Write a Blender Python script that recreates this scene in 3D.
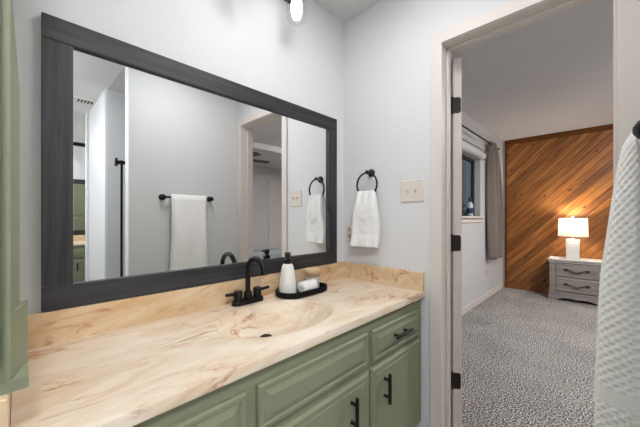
import bpy, bmesh, math, random
from math import sin, cos, pi, radians
from mathutils import Vector, Matrix, noise as mnoise
random.seed(7)
for o in list(bpy.data.objects):
    bpy.data.objects.remove(o, do_unlink=True)
SC = bpy.context.scene
COL = SC.collection

# ------------------------------------------------------------------ camera
cd = bpy.data.cameras.new('camera')
cam = bpy.data.objects.new('camera', cd); COL.objects.link(cam)
cd.sensor_width = 36.0; cd.sensor_fit = 'HORIZONTAL'
cd.lens = 36.0 * 293.25 / 640.0
cd.shift_y = 3.82 / 640.0
cd.clip_start = 0.02; cd.clip_end = 100
cam.location = (-1.5216, -1.26, 1.2)
cam.rotation_euler = (pi/2, 0, 0.7711 - pi/2)
SC.camera = cam
# ------------------------------------------------------------------ world, exposure
w = bpy.data.worlds.new('world'); SC.world = w; w.use_nodes = True
w.node_tree.nodes['Background'].inputs['Color'].default_value = (0.60, 0.72, 0.85, 1)
w.node_tree.nodes['Background'].inputs['Strength'].default_value = 0.25
SC.view_settings.view_transform = 'Standard'
SC.view_settings.look = 'None'
SC.view_settings.gamma = 1.0
SC.view_settings.use_curve_mapping = False
SC.view_settings.exposure = 0.06
BULB = 2.2          # vanity bulbs
BATH_W = 22.5        # added bathroom fill light, out of view
HALL_W = 106.0        # added hall fill lights, out of view
BED_W = 275.0         # added bedroom fill light, out of view
LAMP_W = 20.0        # bedside lamp

# ------------------------------------------------------------------ materials
def srgb(r, g, b):
    f = lambda c: (c/255/12.92) if c/255 <= 0.04045 else ((c/255+0.055)/1.055)**2.4
    return (f(r), f(g), f(b), 1.0)

def mat(name, col, rough=0.5, metal=0.0, spec=0.5, bump=None, var=None, coat=0.0, sheen=0.0):
    """bump = (noise scale, strength, detail); var = (scale, colour2, low, high)"""
    m = bpy.data.materials.new(name); m.use_nodes = True
    nt = m.node_tree; b = nt.nodes['Principled BSDF']
    b.inputs['Base Color'].default_value = col
    b.inputs['Roughness'].default_value = rough
    b.inputs['Metallic'].default_value = metal
    b.inputs['Specular IOR Level'].default_value = spec
    b.inputs['Coat Weight'].default_value = coat
    b.inputs['Sheen Weight'].default_value = sheen
    tc = nt.nodes.new('ShaderNodeTexCoord')
    if bump:
        n = nt.nodes.new('ShaderNodeTexNoise'); n.inputs['Scale'].default_value = bump[0]
        n.inputs['Detail'].default_value = bump[2]
        nt.links.new(tc.outputs['Object'], n.inputs['Vector'])
        bp = nt.nodes.new('ShaderNodeBump'); bp.inputs['Strength'].default_value = bump[1]
        bp.inputs['Distance'].default_value = bump[3] if len(bump) > 3 else 0.004
        nt.links.new(n.outputs['Fac'], bp.inputs['Height'])
        nt.links.new(bp.outputs['Normal'], b.inputs['Normal'])
    if var:
        n = nt.nodes.new('ShaderNodeTexNoise'); n.inputs['Scale'].default_value = var[0]
        n.inputs['Detail'].default_value = 4
        nt.links.new(tc.outputs['Object'], n.inputs['Vector'])
        r = nt.nodes.new('ShaderNodeValToRGB')
        r.color_ramp.elements[0].position = var[2]; r.color_ramp.elements[0].color = col
        r.color_ramp.elements[1].position = var[3]; r.color_ramp.elements[1].color = var[1]
        nt.links.new(n.outputs['Fac'], r.inputs['Fac'])
        nt.links.new(r.outputs['Color'], b.inputs['Base Color'])
    return m

def emit(name, col, strength):
    m = bpy.data.materials.new(name); m.use_nodes = True
    nt = m.node_tree; nt.nodes.remove(nt.nodes['Principled BSDF'])
    e = nt.nodes.new('ShaderNodeEmission'); e.inputs['Color'].default_value = col
    e.inputs['Strength'].default_value = strength
    nt.links.new(e.outputs[0], nt.nodes['Material Output'].inputs['Surface'])
    return m

def thin_glass(name, tint=(1, 1, 1, 1), ior=1.45, gloss=1.0):
    m = bpy.data.materials.new(name); m.use_nodes = True
    nt = m.node_tree; nt.nodes.remove(nt.nodes['Principled BSDF'])
    t = nt.nodes.new('ShaderNodeBsdfTransparent'); t.inputs['Color'].default_value = tint
    g = nt.nodes.new('ShaderNodeBsdfGlossy'); g.inputs['Roughness'].default_value = 0.02
    fr = nt.nodes.new('ShaderNodeLayerWeight'); fr.inputs['Blend'].default_value = 0.5
    pw = nt.nodes.new('ShaderNodeMath'); pw.operation = 'POWER'; pw.inputs[1].default_value = 4.0
    mu = nt.nodes.new('ShaderNodeMath'); mu.operation = 'MULTIPLY_ADD'; mu.inputs[1].default_value = 0.5*gloss; mu.inputs[2].default_value = 0.035*gloss
    mx = nt.nodes.new('ShaderNodeMixShader')
    nt.links.new(fr.outputs['Facing'], pw.inputs[0]); nt.links.new(pw.outputs[0], mu.inputs[0]); nt.links.new(mu.outputs[0], mx.inputs['Fac'])
    nt.links.new(t.outputs[0], mx.inputs[1]); nt.links.new(g.outputs[0], mx.inputs[2])
    nt.links.new(mx.outputs[0], nt.nodes['Material Output'].inputs['Surface'])
    return m

def node(nt, kind, **kw):
    n = nt.nodes.new(kind)
    for k, v in kw.items():
        if k in n.inputs: n.inputs[k].default_value = v
        else: setattr(n, k, v)
    return n

def ramp(nt, stops):
    r = nt.nodes.new('ShaderNodeValToRGB'); cr = r.color_ramp
    while len(cr.elements) < len(stops): cr.elements.new(0.5)
    for e, (p, c) in zip(cr.elements, stops): e.position = p; e.color = c
    return r

def marble_mat(name, base, light, vein, dark, rot, lo, hi, rough=0.38, st=4.6):
    m = mat(name, base, rough, spec=0.5)
    nt = m.node_tree; L = nt.links; b = nt.nodes['Principled BSDF']
    tc = node(nt, 'ShaderNodeTexCoord')
    mp = node(nt, 'ShaderNodeMapping'); mp.inputs['Rotation'].default_value = rot
    L.new(tc.outputs['Object'], mp.inputs['Vector'])
    mp2 = node(nt, 'ShaderNodeMapping'); mp2.inputs['Scale'].default_value = (1.6, st, st)
    L.new(mp.outputs[0], mp2.inputs['Vector'])
    n1 = node(nt, 'ShaderNodeTexNoise', Scale=1.7, Detail=8.0, Roughness=0.66, Distortion=1.5)
    L.new(mp2.outputs[0], n1.inputs['Vector'])
    r1 = ramp(nt, [(0.30, light), (0.5, base), (0.72, vein)])
    L.new(n1.outputs['Fac'], r1.inputs['Fac'])
    # thin broken veins
    mp3 = node(nt, 'ShaderNodeMapping'); mp3.inputs['Scale'].default_value = (1.4, st*1.2, st*1.2)
    mp3.inputs['Location'].default_value = (3.1, 1.7, 0.4)
    L.new(mp.outputs[0], mp3.inputs['Vector'])
    n2 = node(nt, 'ShaderNodeTexNoise', Scale=1.35, Detail=5.0, Roughness=0.6, Distortion=1.8)
    L.new(mp3.outputs[0], n2.inputs['Vector'])
    s = node(nt, 'ShaderNodeMath', operation='SUBTRACT'); s.inputs[1].default_value = 0.52
    L.new(n2.outputs['Fac'], s.inputs[0])
    a = node(nt, 'ShaderNodeMath', operation='ABSOLUTE'); L.new(s.outputs[0], a.inputs[0])
    mr = node(nt, 'ShaderNodeMapRange'); mr.inputs['From Min'].default_value = 0.0; mr.inputs['From Max'].default_value = 0.030
    mr.inputs['To Min'].default_value = 1.0; mr.inputs['To Max'].default_value = 0.0
    L.new(a.outputs[0], mr.inputs['Value'])
    n3 = node(nt, 'ShaderNodeTexNoise', Scale=5.0, Detail=2.0)
    L.new(mp.outputs[0], n3.inputs['Vector'])
    r3 = ramp(nt, [(lo, (0, 0, 0, 1)), (hi, (1, 1, 1, 1))]); L.new(n3.outputs['Fac'], r3.inputs['Fac'])
    mu = node(nt, 'ShaderNodeMath', operation='MULTIPLY'); L.new(mr.outputs[0], mu.inputs[0]); L.new(r3.outputs['Color'], mu.inputs[1])
    mx = node(nt, 'ShaderNodeMix', data_type='RGBA')
    L.new(mu.outputs[0], mx.inputs['Factor']); L.new(r1.outputs['Color'], mx.inputs[6]); mx.inputs[7].default_value = dark
    L.new(mx.outputs[2], b.inputs['Base Color'])
    return m

def grain_mat(name, c1, c2, axis, rough=0.5, scale=1.0, bump=0.25):
    m = mat(name, c1, rough)
    nt = m.node_tree; L = nt.links; b = nt.nodes['Principled BSDF']
    tc = node(nt, 'ShaderNodeTexCoord'); mp = node(nt, 'ShaderNodeMapping')
    sc = [38.0*scale]*3; sc[axis] = 1.6*scale
    mp.inputs['Scale'].default_value = sc
    L.new(tc.outputs['Object'], mp.inputs['Vector'])
    n = node(nt, 'ShaderNodeTexNoise', Scale=1.6, Detail=5.0, Roughness=0.6, Distortion=0.9)
    L.new(mp.outputs[0], n.inputs['Vector'])
    r = ramp(nt, [(0.33, c1), (0.68, c2)]); L.new(n.outputs['Fac'], r.inputs['Fac'])
    L.new(r.outputs['Color'], b.inputs['Base Color'])
    bp = node(nt, 'ShaderNodeBump', Strength=bump, Distance=0.002)
    L.new(n.outputs['Fac'], bp.inputs['Height']); L.new(bp.outputs[0], b.inputs['Normal'])
    return m

def plank_mat(name):
    """diagonal pine boards in the plane x = const, rising towards -y"""
    m = mat(name, (0.4, 0.2, 0.06, 1), 0.42)
    nt = m.node_tree; L = nt.links; b = nt.nodes['Principled BSDF']
    tc = node(nt, 'ShaderNodeTexCoord'); mp = node(nt, 'ShaderNodeMapping')
    mp.inputs['Rotation'].default_value = (radians(-44), 0, 0)
    L.new(tc.outputs['Object'], mp.inputs['Vector'])
    sp = node(nt, 'ShaderNodeSeparateXYZ'); 
    # rotated frame: y runs across or along the boards; boards run along local y after rotation of the texture frame
    L.new(mp.outputs[0], sp.inputs[0])
    W = 0.088
    dv = node(nt, 'ShaderNodeMath', operation='DIVIDE'); dv.inputs[1].default_value = W
    L.new(sp.outputs['Y'], dv.inputs[0])
    fl = node(nt, 'ShaderNodeMath', operation='FLOOR'); L.new(dv.outputs[0], fl.inputs[0])
    fr = node(nt, 'ShaderNodeMath', operation='FRACT'); L.new(dv.outputs[0], fr.inputs[0])
    wn = node(nt, 'ShaderNodeTexWhiteNoise', noise_dimensions='1D'); L.new(fl.outputs[0], wn.inputs['W'])
    # grain along Z of the rotated frame, shifted per board
    cmb = node(nt, 'ShaderNodeCombineXYZ')
    sy = node(nt, 'ShaderNodeMath', operation='MULTIPLY'); sy.inputs[1].default_value = 34.0; L.new(sp.outputs['Y'], sy.inputs[0])
    sz = node(nt, 'ShaderNodeMath', operation='MULTIPLY'); sz.inputs[1].default_value = 2.2; L.new(sp.outputs['Z'], sz.inputs[0])
    sx = node(nt, 'ShaderNodeMath', operation='MULTIPLY'); sx.inputs[1].default_value = 37.0; L.new(wn.outputs['Value'], sx.inputs[0])
    L.new(sx.outputs[0], cmb.inputs['X']); L.new(sy.outputs[0], cmb.inputs['Y']); L.new(sz.outputs[0], cmb.inputs['Z'])
    n = node(nt, 'ShaderNodeTexNoise', Scale=1.0, Detail=5.0, Roughness=0.62, Distortion=0.7); L.new(cmb.outputs[0], n.inputs['Vector'])
    r = ramp(nt, [(0.28, srgb(104, 60, 24)), (0.5, srgb(154, 96, 42)), (0.74, srgb(196, 134, 70))]); L.new(n.outputs['Fac'], r.inputs['Fac'])
    hv = node(nt, 'ShaderNodeMapRange'); hv.inputs['To Min'].default_value = 0.62; hv.inputs['To Max'].default_value = 1.22
    L.new(wn.outputs['Value'], hv.inputs['Value'])
    hs = node(nt, 'ShaderNodeHueSaturation'); hs.inputs['Saturation'].default_value = 1.0
    L.new(r.outputs['Color'], hs.inputs['Color']); L.new(hv.outputs[0], hs.inputs['Value'])
    # knots
    kc = node(nt, 'ShaderNodeCombineXYZ')
    ky = node(nt, 'ShaderNodeMath', operation='MULTIPLY'); ky.inputs[1].default_value = 9.0; L.new(sp.outputs['Y'], ky.inputs[0])
    kz = node(nt, 'ShaderNodeMath', operation='MULTIPLY'); kz.inputs[1].default_value = 4.2; L.new(sp.outputs['Z'], kz.inputs[0])
    L.new(ky.outputs[0], kc.inputs['Y']); L.new(kz.outputs[0], kc.inputs['Z'])
    vo = node(nt, 'ShaderNodeTexVoronoi', Scale=1.0); L.new(kc.outputs[0], vo.inputs['Vector'])
    kr = ramp(nt, [(0.07, (1, 1, 1, 1)), (0.15, (0, 0, 0, 1))]); L.new(vo.outputs['Distance'], kr.inputs['Fac'])
    mx = node(nt, 'ShaderNodeMix', data_type='RGBA'); L.new(kr.outputs['Color'], mx.inputs['Factor'])
    L.new(hs.outputs['Color'], mx.inputs[6]); mx.inputs[7].default_value = srgb(78, 40, 16)
    # grooves
    d1 = node(nt, 'ShaderNodeMath', operation='SUBTRACT'); d1.inputs[1].default_value = 0.5; L.new(fr.outputs[0], d1.inputs[0])
    d2 = node(nt, 'ShaderNodeMath', operation='ABSOLUTE'); L.new(d1.outputs[0], d2.inputs[0])
    gr = ramp(nt, [(0.455, (0, 0, 0, 1)), (0.485, (1, 1, 1, 1))]); L.new(d2.outputs[0], gr.inputs['Fac'])
    mx2 = node(nt, 'ShaderNodeMix', data_type='RGBA'); L.new(gr.outputs['Color'], mx2.inputs['Factor'])
    L.new(mx.outputs[2], mx2.inputs[6]); mx2.inputs[7].default_value = srgb(62, 32, 12)
    L.new(mx2.outputs[2], b.inputs['Base Color'])
    iv = node(nt, 'ShaderNodeInvert'); L.new(gr.outputs['Color'], iv.inputs['Color'])
    bp = node(nt, 'ShaderNodeBump', Strength=0.7, Distance=0.006); L.new(iv.outputs[0], bp.inputs['Height']); L.new(bp.outputs[0], b.inputs['Normal'])
    return m

def carpet_mat(name):
    m = mat(name, (0.3, 0.3, 0.3, 1), 1.0, spec=0.1)
    nt = m.node_tree; L = nt.links; b = nt.nodes['Principled BSDF']
    tc = node(nt, 'ShaderNodeTexCoord')
    n = node(nt, 'ShaderNodeTexNoise', Scale=105.0, Detail=2.0, Roughness=0.8); L.new(tc.outputs['Object'], n.inputs['Vector'])
    r = ramp(nt, [(0.40, srgb(44, 41, 40)), (0.505, srgb(142, 138, 135)), (0.61, srgb(244, 241, 238))]); L.new(n.outputs['Fac'], r.inputs['Fac'])
    n2 = node(nt, 'ShaderNodeTexNoise', Scale=2.2, Detail=3.0); L.new(tc.outputs['Object'], n2.inputs['Vector'])
    mr = node(nt, 'ShaderNodeMapRange'); mr.inputs['From Min'].default_value = 0.3; mr.inputs['From Max'].default_value = 0.7
    mr.inputs['To Min'].default_value = 0.82; mr.inputs['To Max'].default_value = 1.1; L.new(n2.outputs['Fac'], mr.inputs['Value'])
    hs = node(nt, 'ShaderNodeHueSaturation'); L.new(r.outputs['Color'], hs.inputs['Color']); L.new(mr.outputs[0], hs.inputs['Value'])
    L.new(hs.outputs['Color'], b.inputs['Base Color'])
    bp = node(nt, 'ShaderNodeBump', Strength=0.9, Distance=0.01); L.new(n.outputs['Fac'], bp.inputs['Height']); L.new(bp.outputs[0], b.inputs['Normal'])
    return m

WALL = mat('white_wall_paint', srgb(217, 218, 220), 0.6, spec=0.3, bump=(55, 0.17, 4, 0.006))
BEDWALL = mat('pale_grey_wall_paint', srgb(206, 207, 209), 0.7, spec=0.25, bump=(55, 0.2, 4, 0.006))
CEIL = mat('white_ceiling_paint', srgb(222, 222, 222), 0.85, spec=0.2, bump=(42, 0.4, 4, 0.008))
BEDCEIL = mat('textured_ceiling_paint', srgb(218, 219, 221), 0.9, spec=0.2, bump=(36, 0.8, 4, 0.012))
TRIM = mat('warm_white_trim_paint', srgb(221, 213, 207), 0.5, spec=0.35)
GREEN = mat('sage_green_paint', srgb(133, 138, 114), 0.5, spec=0.35)
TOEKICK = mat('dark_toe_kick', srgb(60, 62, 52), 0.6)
BLACK = mat('matte_black_metal', srgb(14, 14, 15), 0.42, 0.0, 0.3)
BLACKG = mat('black_satin_metal', srgb(12, 12, 13), 0.3, 0.0, 0.4)
BRONZE = mat('dark_bronze', srgb(52, 44, 38), 0.4, 0.6)
FRAME_H = grain_mat('black_stained_wood_across', srgb(23, 23, 26), srgb(58, 58, 63), 0, 0.5)
FRAME_V = grain_mat('black_stained_wood_upright', srgb(23, 23, 26), srgb(58, 58, 63), 2, 0.5)
TOP = marble_mat('cream_cultured_marble', srgb(222, 205, 183), srgb(233, 222, 206), srgb(207, 175, 138), srgb(176, 112, 58), (0, 0, radians(1)), 0.52, 0.63)
SPLASH = marble_mat('tan_cultured_marble', srgb(214, 186, 150), srgb(225, 206, 178), srgb(194, 148, 98), srgb(172, 108, 60), (0, radians(14), 0), 0.47, 0.60, 0.3, 4.0)
MIRROR = mat('silvered_glass', (0.93, 0.94, 0.94, 1), 0.0, 1.0)
CERAMIC = mat('white_ceramic', srgb(232, 231, 229), 0.28, spec=0.5)
TERRY = mat('white_terry_cloth', srgb(236, 236, 235), 0.95, spec=0.1, bump=(420, 0.6, 3, 0.003), sheen=0.3)
WAFFLE = mat('white_waffle_cloth', srgb(248, 247, 245), 0.95, spec=0.1, bump=(350, 0.5, 3, 0.002), sheen=0.3)
PLATE = mat('beige_plastic', srgb(218, 209, 200), 0.35)
PLATED = mat('grey_toggle_plastic', srgb(190, 181, 172), 0.35)
SLOT = mat('dark_slot', srgb(40, 38, 36), 0.6)
CARPET = carpet_mat('speckled_grey_carpet')
TILE = mat('grey_floor_tile', srgb(170, 165, 158), 0.4, var=(3, srgb(150, 146, 140), 0.4, 0.7))
PLANKS = plank_mat('diagonal_pine_boards')
PINE = grain_mat('brown_pine_trim', srgb(92, 54, 28), srgb(132, 82, 44), 1, 0.75, 0.6)
PINE.node_tree.nodes['Principled BSDF'].inputs['Specular IOR Level'].default_value = 0.15
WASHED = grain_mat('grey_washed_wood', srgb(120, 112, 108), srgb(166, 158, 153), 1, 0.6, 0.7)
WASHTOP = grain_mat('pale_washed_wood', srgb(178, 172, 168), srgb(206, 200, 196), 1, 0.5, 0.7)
PEWTER = mat('aged_pewter', srgb(70, 66, 64), 0.4, 0.7)
CURTAIN = mat('taupe_curtain_fabric', srgb(132, 121, 114), 0.8, spec=0.2, bump=(300, 0.3, 2, 0.002), sheen=0.4)
CLEAR = thin_glass('clear_shade_glass', (0.97, 0.97, 0.97, 1), 1.5)
WINGLASS = thin_glass('window_pane_glass', (0.7, 0.75, 0.75, 1), 1.5)
SHOWERGLASS = thin_glass('shower_glass', (0.93, 0.93, 0.93, 1), 1.35, 0.0)
BULBM = emit('bulb_glow', (1.0, 0.965, 0.92, 1), BULB)
LIDWOOD = grain_mat('pale_lid_wood', srgb(206, 172, 132), srgb(222, 192, 154), 0, 0.5)
WAX = mat('cream_wax', srgb(232, 224, 206), 0.5)

# ------------------------------------------------------------------ mesh helpers (all shapes in world coordinates)
class MB:
    def __init__(self): self.bm = bmesh.new()
    def box(self, x0, y0, z0, x1, y1, z1, bev=0.0, seg=2):
        g = bmesh.ops.create_cube(self.bm, size=1.0)
        for v in g['verts']:
            v.co = Vector(((x0+x1)/2 + v.co.x*abs(x1-x0), (y0+y1)/2 + v.co.y*abs(y1-y0), (z0+z1)/2 + v.co.z*abs(z1-z0)))
        if bev:
            es = list({e for v in g['verts'] for e in v.link_edges})
            bmesh.ops.bevel(self.bm, geom=es, offset=bev, segments=seg, profile=0.5, affect='EDGES')
        return self
    def tube(self, pts, r, n=14, cap=True):
        pts = [Vector(p) for p in pts]; rings = []
        rr = r if isinstance(r, (list, tuple)) else [r]*len(pts)
        up = None
        for i, p in enumerate(pts):
            t = (pts[min(i+1, len(pts)-1)] - pts[max(i-1, 0)]).normalized()
            if up is None:
                up = Vector((0, 0, 1)) if abs(t.z) < 0.9 else Vector((1, 0, 0))
            a = t.cross(up).normalized(); b = a.cross(t).normalized(); up = b
            rings.append([self.bm.verts.new(p + (a*cos(2*pi*k/n) + b*sin(2*pi*k/n))*rr[i]) for k in range(n)])
        for A, B in zip(rings, rings[1:]):
            for k in range(n): self.bm.faces.new((A[k], A[(k+1) % n], B[(k+1) % n], B[k]))
        if cap:
            self.bm.faces.new(rings[0][::-1]); self.bm.faces.new(rings[-1])
        return self
    def torus(self, c, R, r, axis='x', n=48, m=12):
        c = Vector(c); rings = []
        for i in range(n):
            a = 2*pi*i/n; ring = []
            for j in range(m):
                b = 2*pi*j/m; q = (R + r*cos(b)); h = r*sin(b)
                p = {'x': (h, q*cos(a), q*sin(a)), 'y': (q*cos(a), h, q*sin(a)), 'z': (q*cos(a), q*sin(a), h)}[axis]
                ring.append(self.bm.verts.new(c + Vector(p)))
            rings.append(ring)
        for i in range(n):
            A, B = rings[i], rings[(i+1) % n]
            for j in range(m): self.bm.faces.new((A[j], A[(j+1) % m], B[(j+1) % m], B[j]))
        return self
    def lathe(self, c, prof, n=32, axis='z', close=True, sx=1.0, sy=1.0):
        c = Vector(c); rings = []
        for r, h in prof:
            ring = []
            for k in range(n):
                a = 2*pi*k/n; u, v = r*cos(a)*sx, r*sin(a)*sy
                p = {'z': (u, v, h), 'x': (h, u, v), 'y': (u, h, v)}[axis]
                ring.append(self.bm.verts.new(c + Vector(p)))
            rings.append(ring)
        for A, B in zip(rings, rings[1:]):
            for k in range(n): self.bm.faces.new((A[k], A[(k+1) % n], B[(k+1) % n], B[k]))
        if close:
            self.bm.faces.new(rings[0][::-1]); self.bm.faces.new(rings[-1])
        return self
    def rings(self, loops, cap0=True, cap1=True):
        """loft closed loops of equal length"""
        L = [[self.bm.verts.new(Vector(p)) for p in lp] for lp in loops]
        n = len(L[0])
        for A, B in zip(L, L[1:]):
            for k in range(n): self.bm.faces.new((A[k], A[(k+1) % n], B[(k+1) % n], B[k]))
        if cap0: self.bm.faces.new(L[0][::-1])
        if cap1: self.bm.faces.new(L[-1])
        return self
    def panel(self, f, u0, u1, v0, v1, prof):
        """nested rectangles: prof = [(inset, height)], f maps (u, v, d) to world"""
        loops = []
        for ins, d in prof:
            loops.append([f(u0+ins, v0+ins, d), f(u1-ins, v0+ins, d), f(u1-ins, v1-ins, d), f(u0+ins, v1-ins, d)])
        return self.rings(loops)
    def prism(self, poly, f, d0, d1):
        self.rings([[f(u, v, d0) for u, v in poly], [f(u, v, d1) for u, v in poly]]); return self
    def build(self, name, material, parent=None, smooth=False, angle=40):
        bm = self.bm
        bmesh.ops.recalc_face_normals(bm, faces=bm.faces)
        me = bpy.data.meshes.new(name); bm.to_mesh(me); bm.free()
        o = bpy.data.objects.new(name, me); COL.objects.link(o)
        me.materials.append(material)
        if smooth:
            me.polygons.foreach_set('use_smooth', [True]*len(me.polygons))
            try: me.set_sharp_from_angle(angle=radians(angle))
            except Exception: pass
        if parent is not None:
            o.parent = parent; r = parent
            off = Vector((0, 0, 0))
            while r is not None: off += Vector(r.location); r = r.parent
            o.location = -off
        return o

def tag(o, label=None, cat=None, group=None, kind=None):
    if label: o['label'] = label
    if cat: o['category'] = cat
    if group: o['group'] = group
    if kind: o['kind'] = kind
    return o
def root(name, loc, label, cat, group=None):
    o = bpy.data.objects.new(name, None); COL.objects.link(o); o.location = loc; o.empty_display_size = 0.05
    return tag(o, label, cat, group)
def copy_tree(o, parent=None):
    c = o.copy(); COL.objects.link(c)
    if parent is not None: c.parent = parent
    for ch in o.children: copy_tree(ch, c)
    return c
def struct(mb, name, m, parent=None, smooth=False):
    o = mb.build(name, m, parent, smooth)
    if parent is None: o['kind'] = 'structure'
    return o
FY = lambda yf: (lambda u, v, d: (u, yf - d, v))       # face towards -y
FYP = lambda yf: (lambda u, v, d: (u, yf + d, v))      # face towards +y
FXN = lambda xf: (lambda u, v, d: (xf - d, u, v))      # face towards -x
FXP = lambda xf: (lambda u, v, d: (xf + d, u, v))      # face towards +x

# ================================================================== SETTING
H = 2.505; HB = 2.51; BX = 4.30; BY = -5.05; WX = -2.07; OY = -1.362
struct(MB().box(-2.2, -5.17, -0.08, 0.06, 0.12, 0.0), 'floor_bathroom', TILE)
struct(MB().box(0.06, -5.17, -0.08, 4.42, 0.12, 0.0), 'floor_bedroom', CARPET)
struct(MB().box(-2.2, -5.17, H, 0.06, 0.12, H+0.1), 'ceiling_bathroom', CEIL)
struct(MB().box(0.06, -5.17, HB, 4.42, 0.12, HB+0.1), 'ceiling_bedroom', BEDCEIL)
struct(MB().box(-2.19, 0.0, 0.0, 0.0575, 0.12, H), 'wall_back', WALL)
struct(MB().box(-2.19, -5.05, 0.0, WX, 0.0, H), 'wall_left', WALL)
struct(MB().box(-2.19, -5.17, 0.0, 0.0, -5.05, H), 'wall_hall_back', WALL)
DY0, DY1, DZ = -0.659, -1.295, 2.09     # doorway clear opening
struct(MB().box(0, DY0+0.02, 0, 0.115, 0.0, H).box(0, DY1-0.02, DZ+0.02, 0.115, DY0+0.02, H).box(0, -5.17, 0, 0.115, DY1-0.02, H), 'wall_right', WALL)
struct(MB().box(-0.935, OY-0.1, 0, 0.0, OY, H), 'wall_front', WALL)
struct(MB().box(-0.909, -3.36, 0, 0.0, -2.40, H), 'wall_hall_right', WALL)
struct(MB().box(-0.932, -3.46, 0, 0.0, -3.36, H), 'wall_hall_end', WALL)
# bedroom
WNX0, WNX1, WNZ0, WNZ1 = 1.50, 3.02, 1.215, 2.02
struct(MB().box(0.0575, 0.0, 0, WNX0, 0.12, HB).box(WNX1, 0.0, 0, 4.42, 0.12, HB)
       .box(WNX0, 0.0, 0, WNX1, 0.12, WNZ0).box(WNX0, 0.0, WNZ1, WNX1, 0.12, HB), 'wall_bedroom_left', BEDWALL)
struct(MB().box(BX, -5.17, 0, 4.42, 0.0, HB), 'wall_bedroom_back', BEDWALL)
struct(MB().box(0.115, -5.17, 0, BX, BY, HB), 'wall_bedroom_right', BEDWALL)
# wood clad part of the far bedroom wall
struct(MB().box(BX-0.012, -3.4, 0.0, BX, -0.045, 2.43), 'wall_wood_panelling', PLANKS)
struct(MB().box(BX-0.026, -3.4, 2.43, BX, -0.03, 2.509, 0.004).box(BX-0.026, -0.065, 0, BX, -0.03, 2.425, 0.004), 'trim_wood_panelling', PINE)
# baseboards
struct(MB().box(0.13, -0.014, 0, BX-0.026, 0.0, 0.085, 0.004), 'baseboard_left', TRIM)
struct(MB().box(0.115, BY, 0, BX, BY+0.014, 0.085, 0.004), 'baseboard_right', TRIM)
struct(MB().box(-0.935, OY, 0, -0.018, OY+0.012, 0.09, 0.003), 'baseboard_front', TRIM)
# door casing (bathroom side), jambs, stops
t = MB()
for y0, y1 in ((DY0-0.002, DY0+0.060), (OY+0.001, DY1+0.002)):
    t.box(-0.013, y0, 0, 0.0, y1, DZ+0.066, 0.003)
t.box(-0.013, DY1, DZ+0.004, 0.0, DY0, DZ+0.066, 0.003)
struct(t, 'trim_door_casing', TRIM)
t = MB()
t.box(-0.004, DY0, 0, 0.119, DY0+0.02, DZ+0.02).box(-0.004, DY1-0.02, 0, 0.119, DY1, DZ+0.02).box(-0.004, DY1, DZ, 0.119, DY0, DZ+0.02)
t.box(0.055, DY0-0.012, 0, 0.080, DY0, DZ, 0.002).box(0.055, DY1, 0, 0.080, DY1+0.012, DZ, 0.002).box(0.055, DY1, DZ-0.012, 0.080, DY0, DZ, 0.002)
struct(t, 'trim_door_jamb', TRIM)
t = MB()
t.box(0.115, DY0+0.004, 0, 0.128, DY0+0.06, DZ+0.06, 0.003).box(0.115, DY1-0.06, 0, 0.128, DY1-0.004, DZ+0.06, 0.003).box(0.115, DY1-0.004, DZ+0.004, 0.128, DY0+0.004, DZ+0.06, 0.003)
struct(t, 'trim_bedroom_casing', TRIM)

# swung-open door leaf with hinges
phi = radians(32); px, py = 0.133, -0.662
e = Vector((cos(phi), sin(phi), 0)); nrm = Vector((sin(phi), -cos(phi), 0))
def DF(u, v, d): p = Vector((px, py, v)) + e*u + nrm*d; return (p.x, p.y, p.z)
door = bpy.data.objects.new('door_1', None); COL.objects.link(door); door['kind'] = 'structure'; door.location = (px, py, 0)
d = MB()
d.rings([[DF(0.003, 0.015, 0.002), DF(0.60, 0.015, 0.002), DF(0.60, 2.065, 0.002), DF(0.003, 2.065, 0.002)],
         [DF(0.0, 0.012, 0.006), DF(0.603, 0.012, 0.006), DF(0.603, 2.068, 0.006), DF(0.0, 2.068, 0.006)],
         [DF(0.0, 0.012, 0.044), DF(0.603, 0.012, 0.044), DF(0.603, 2.068, 0.044), DF(0.0, 2.068, 0.044)],
         [DF(0.003, 0.015, 0.048), DF(0.60, 0.015, 0.048), DF(0.60, 2.065, 0.048), DF(0.003, 2.065, 0.048)]])
d.build('door_leaf', TRIM, door)
for hz in (1.811, 1.060, 0.309):
    h = MB()
    # leaf on the door edge, rounded outer corners, and the knuckle
    poly = [(0.001, hz-0.043), (0.034, hz-0.043), (0.042, hz-0.035), (0.042, hz+0.035), (0.034, hz+0.043), (0.001, hz+0.043)]
    h.prism(poly, lambda a, b, c: DF(-c, b, a), 0.0, 0.003)
    kp = DF(-0.003, 0, -0.002)
    h.tube([(kp[0], kp[1], hz-0.047), (kp[0], kp[1], hz+0.047)], 0.006, 10)
    for q in (-0.026, 0.0, 0.026):
        c0 = DF(-0.003, hz+q, 0.026 if q else 0.016); c1 = DF(-0.0045, hz+q, 0.026 if q else 0.016)
        h.tube([c0, c1], 0.004, 8)
    h.build('hinge', BRONZE, door)
for s in (1, -1):
    k = MB(); off = 0.048 if s > 0 else 0.0
    pts = [DF(0.545, 0.98, off + s*x) for x in (0.0, 0.008, 0.03, 0.04, 0.055, 0.066)]
    k.tube(pts, [0.028, 0.026, 0.011, 0.022, 0.028, 0.012], 18)
    k.build('door_knob', BRONZE, door, True)

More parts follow.
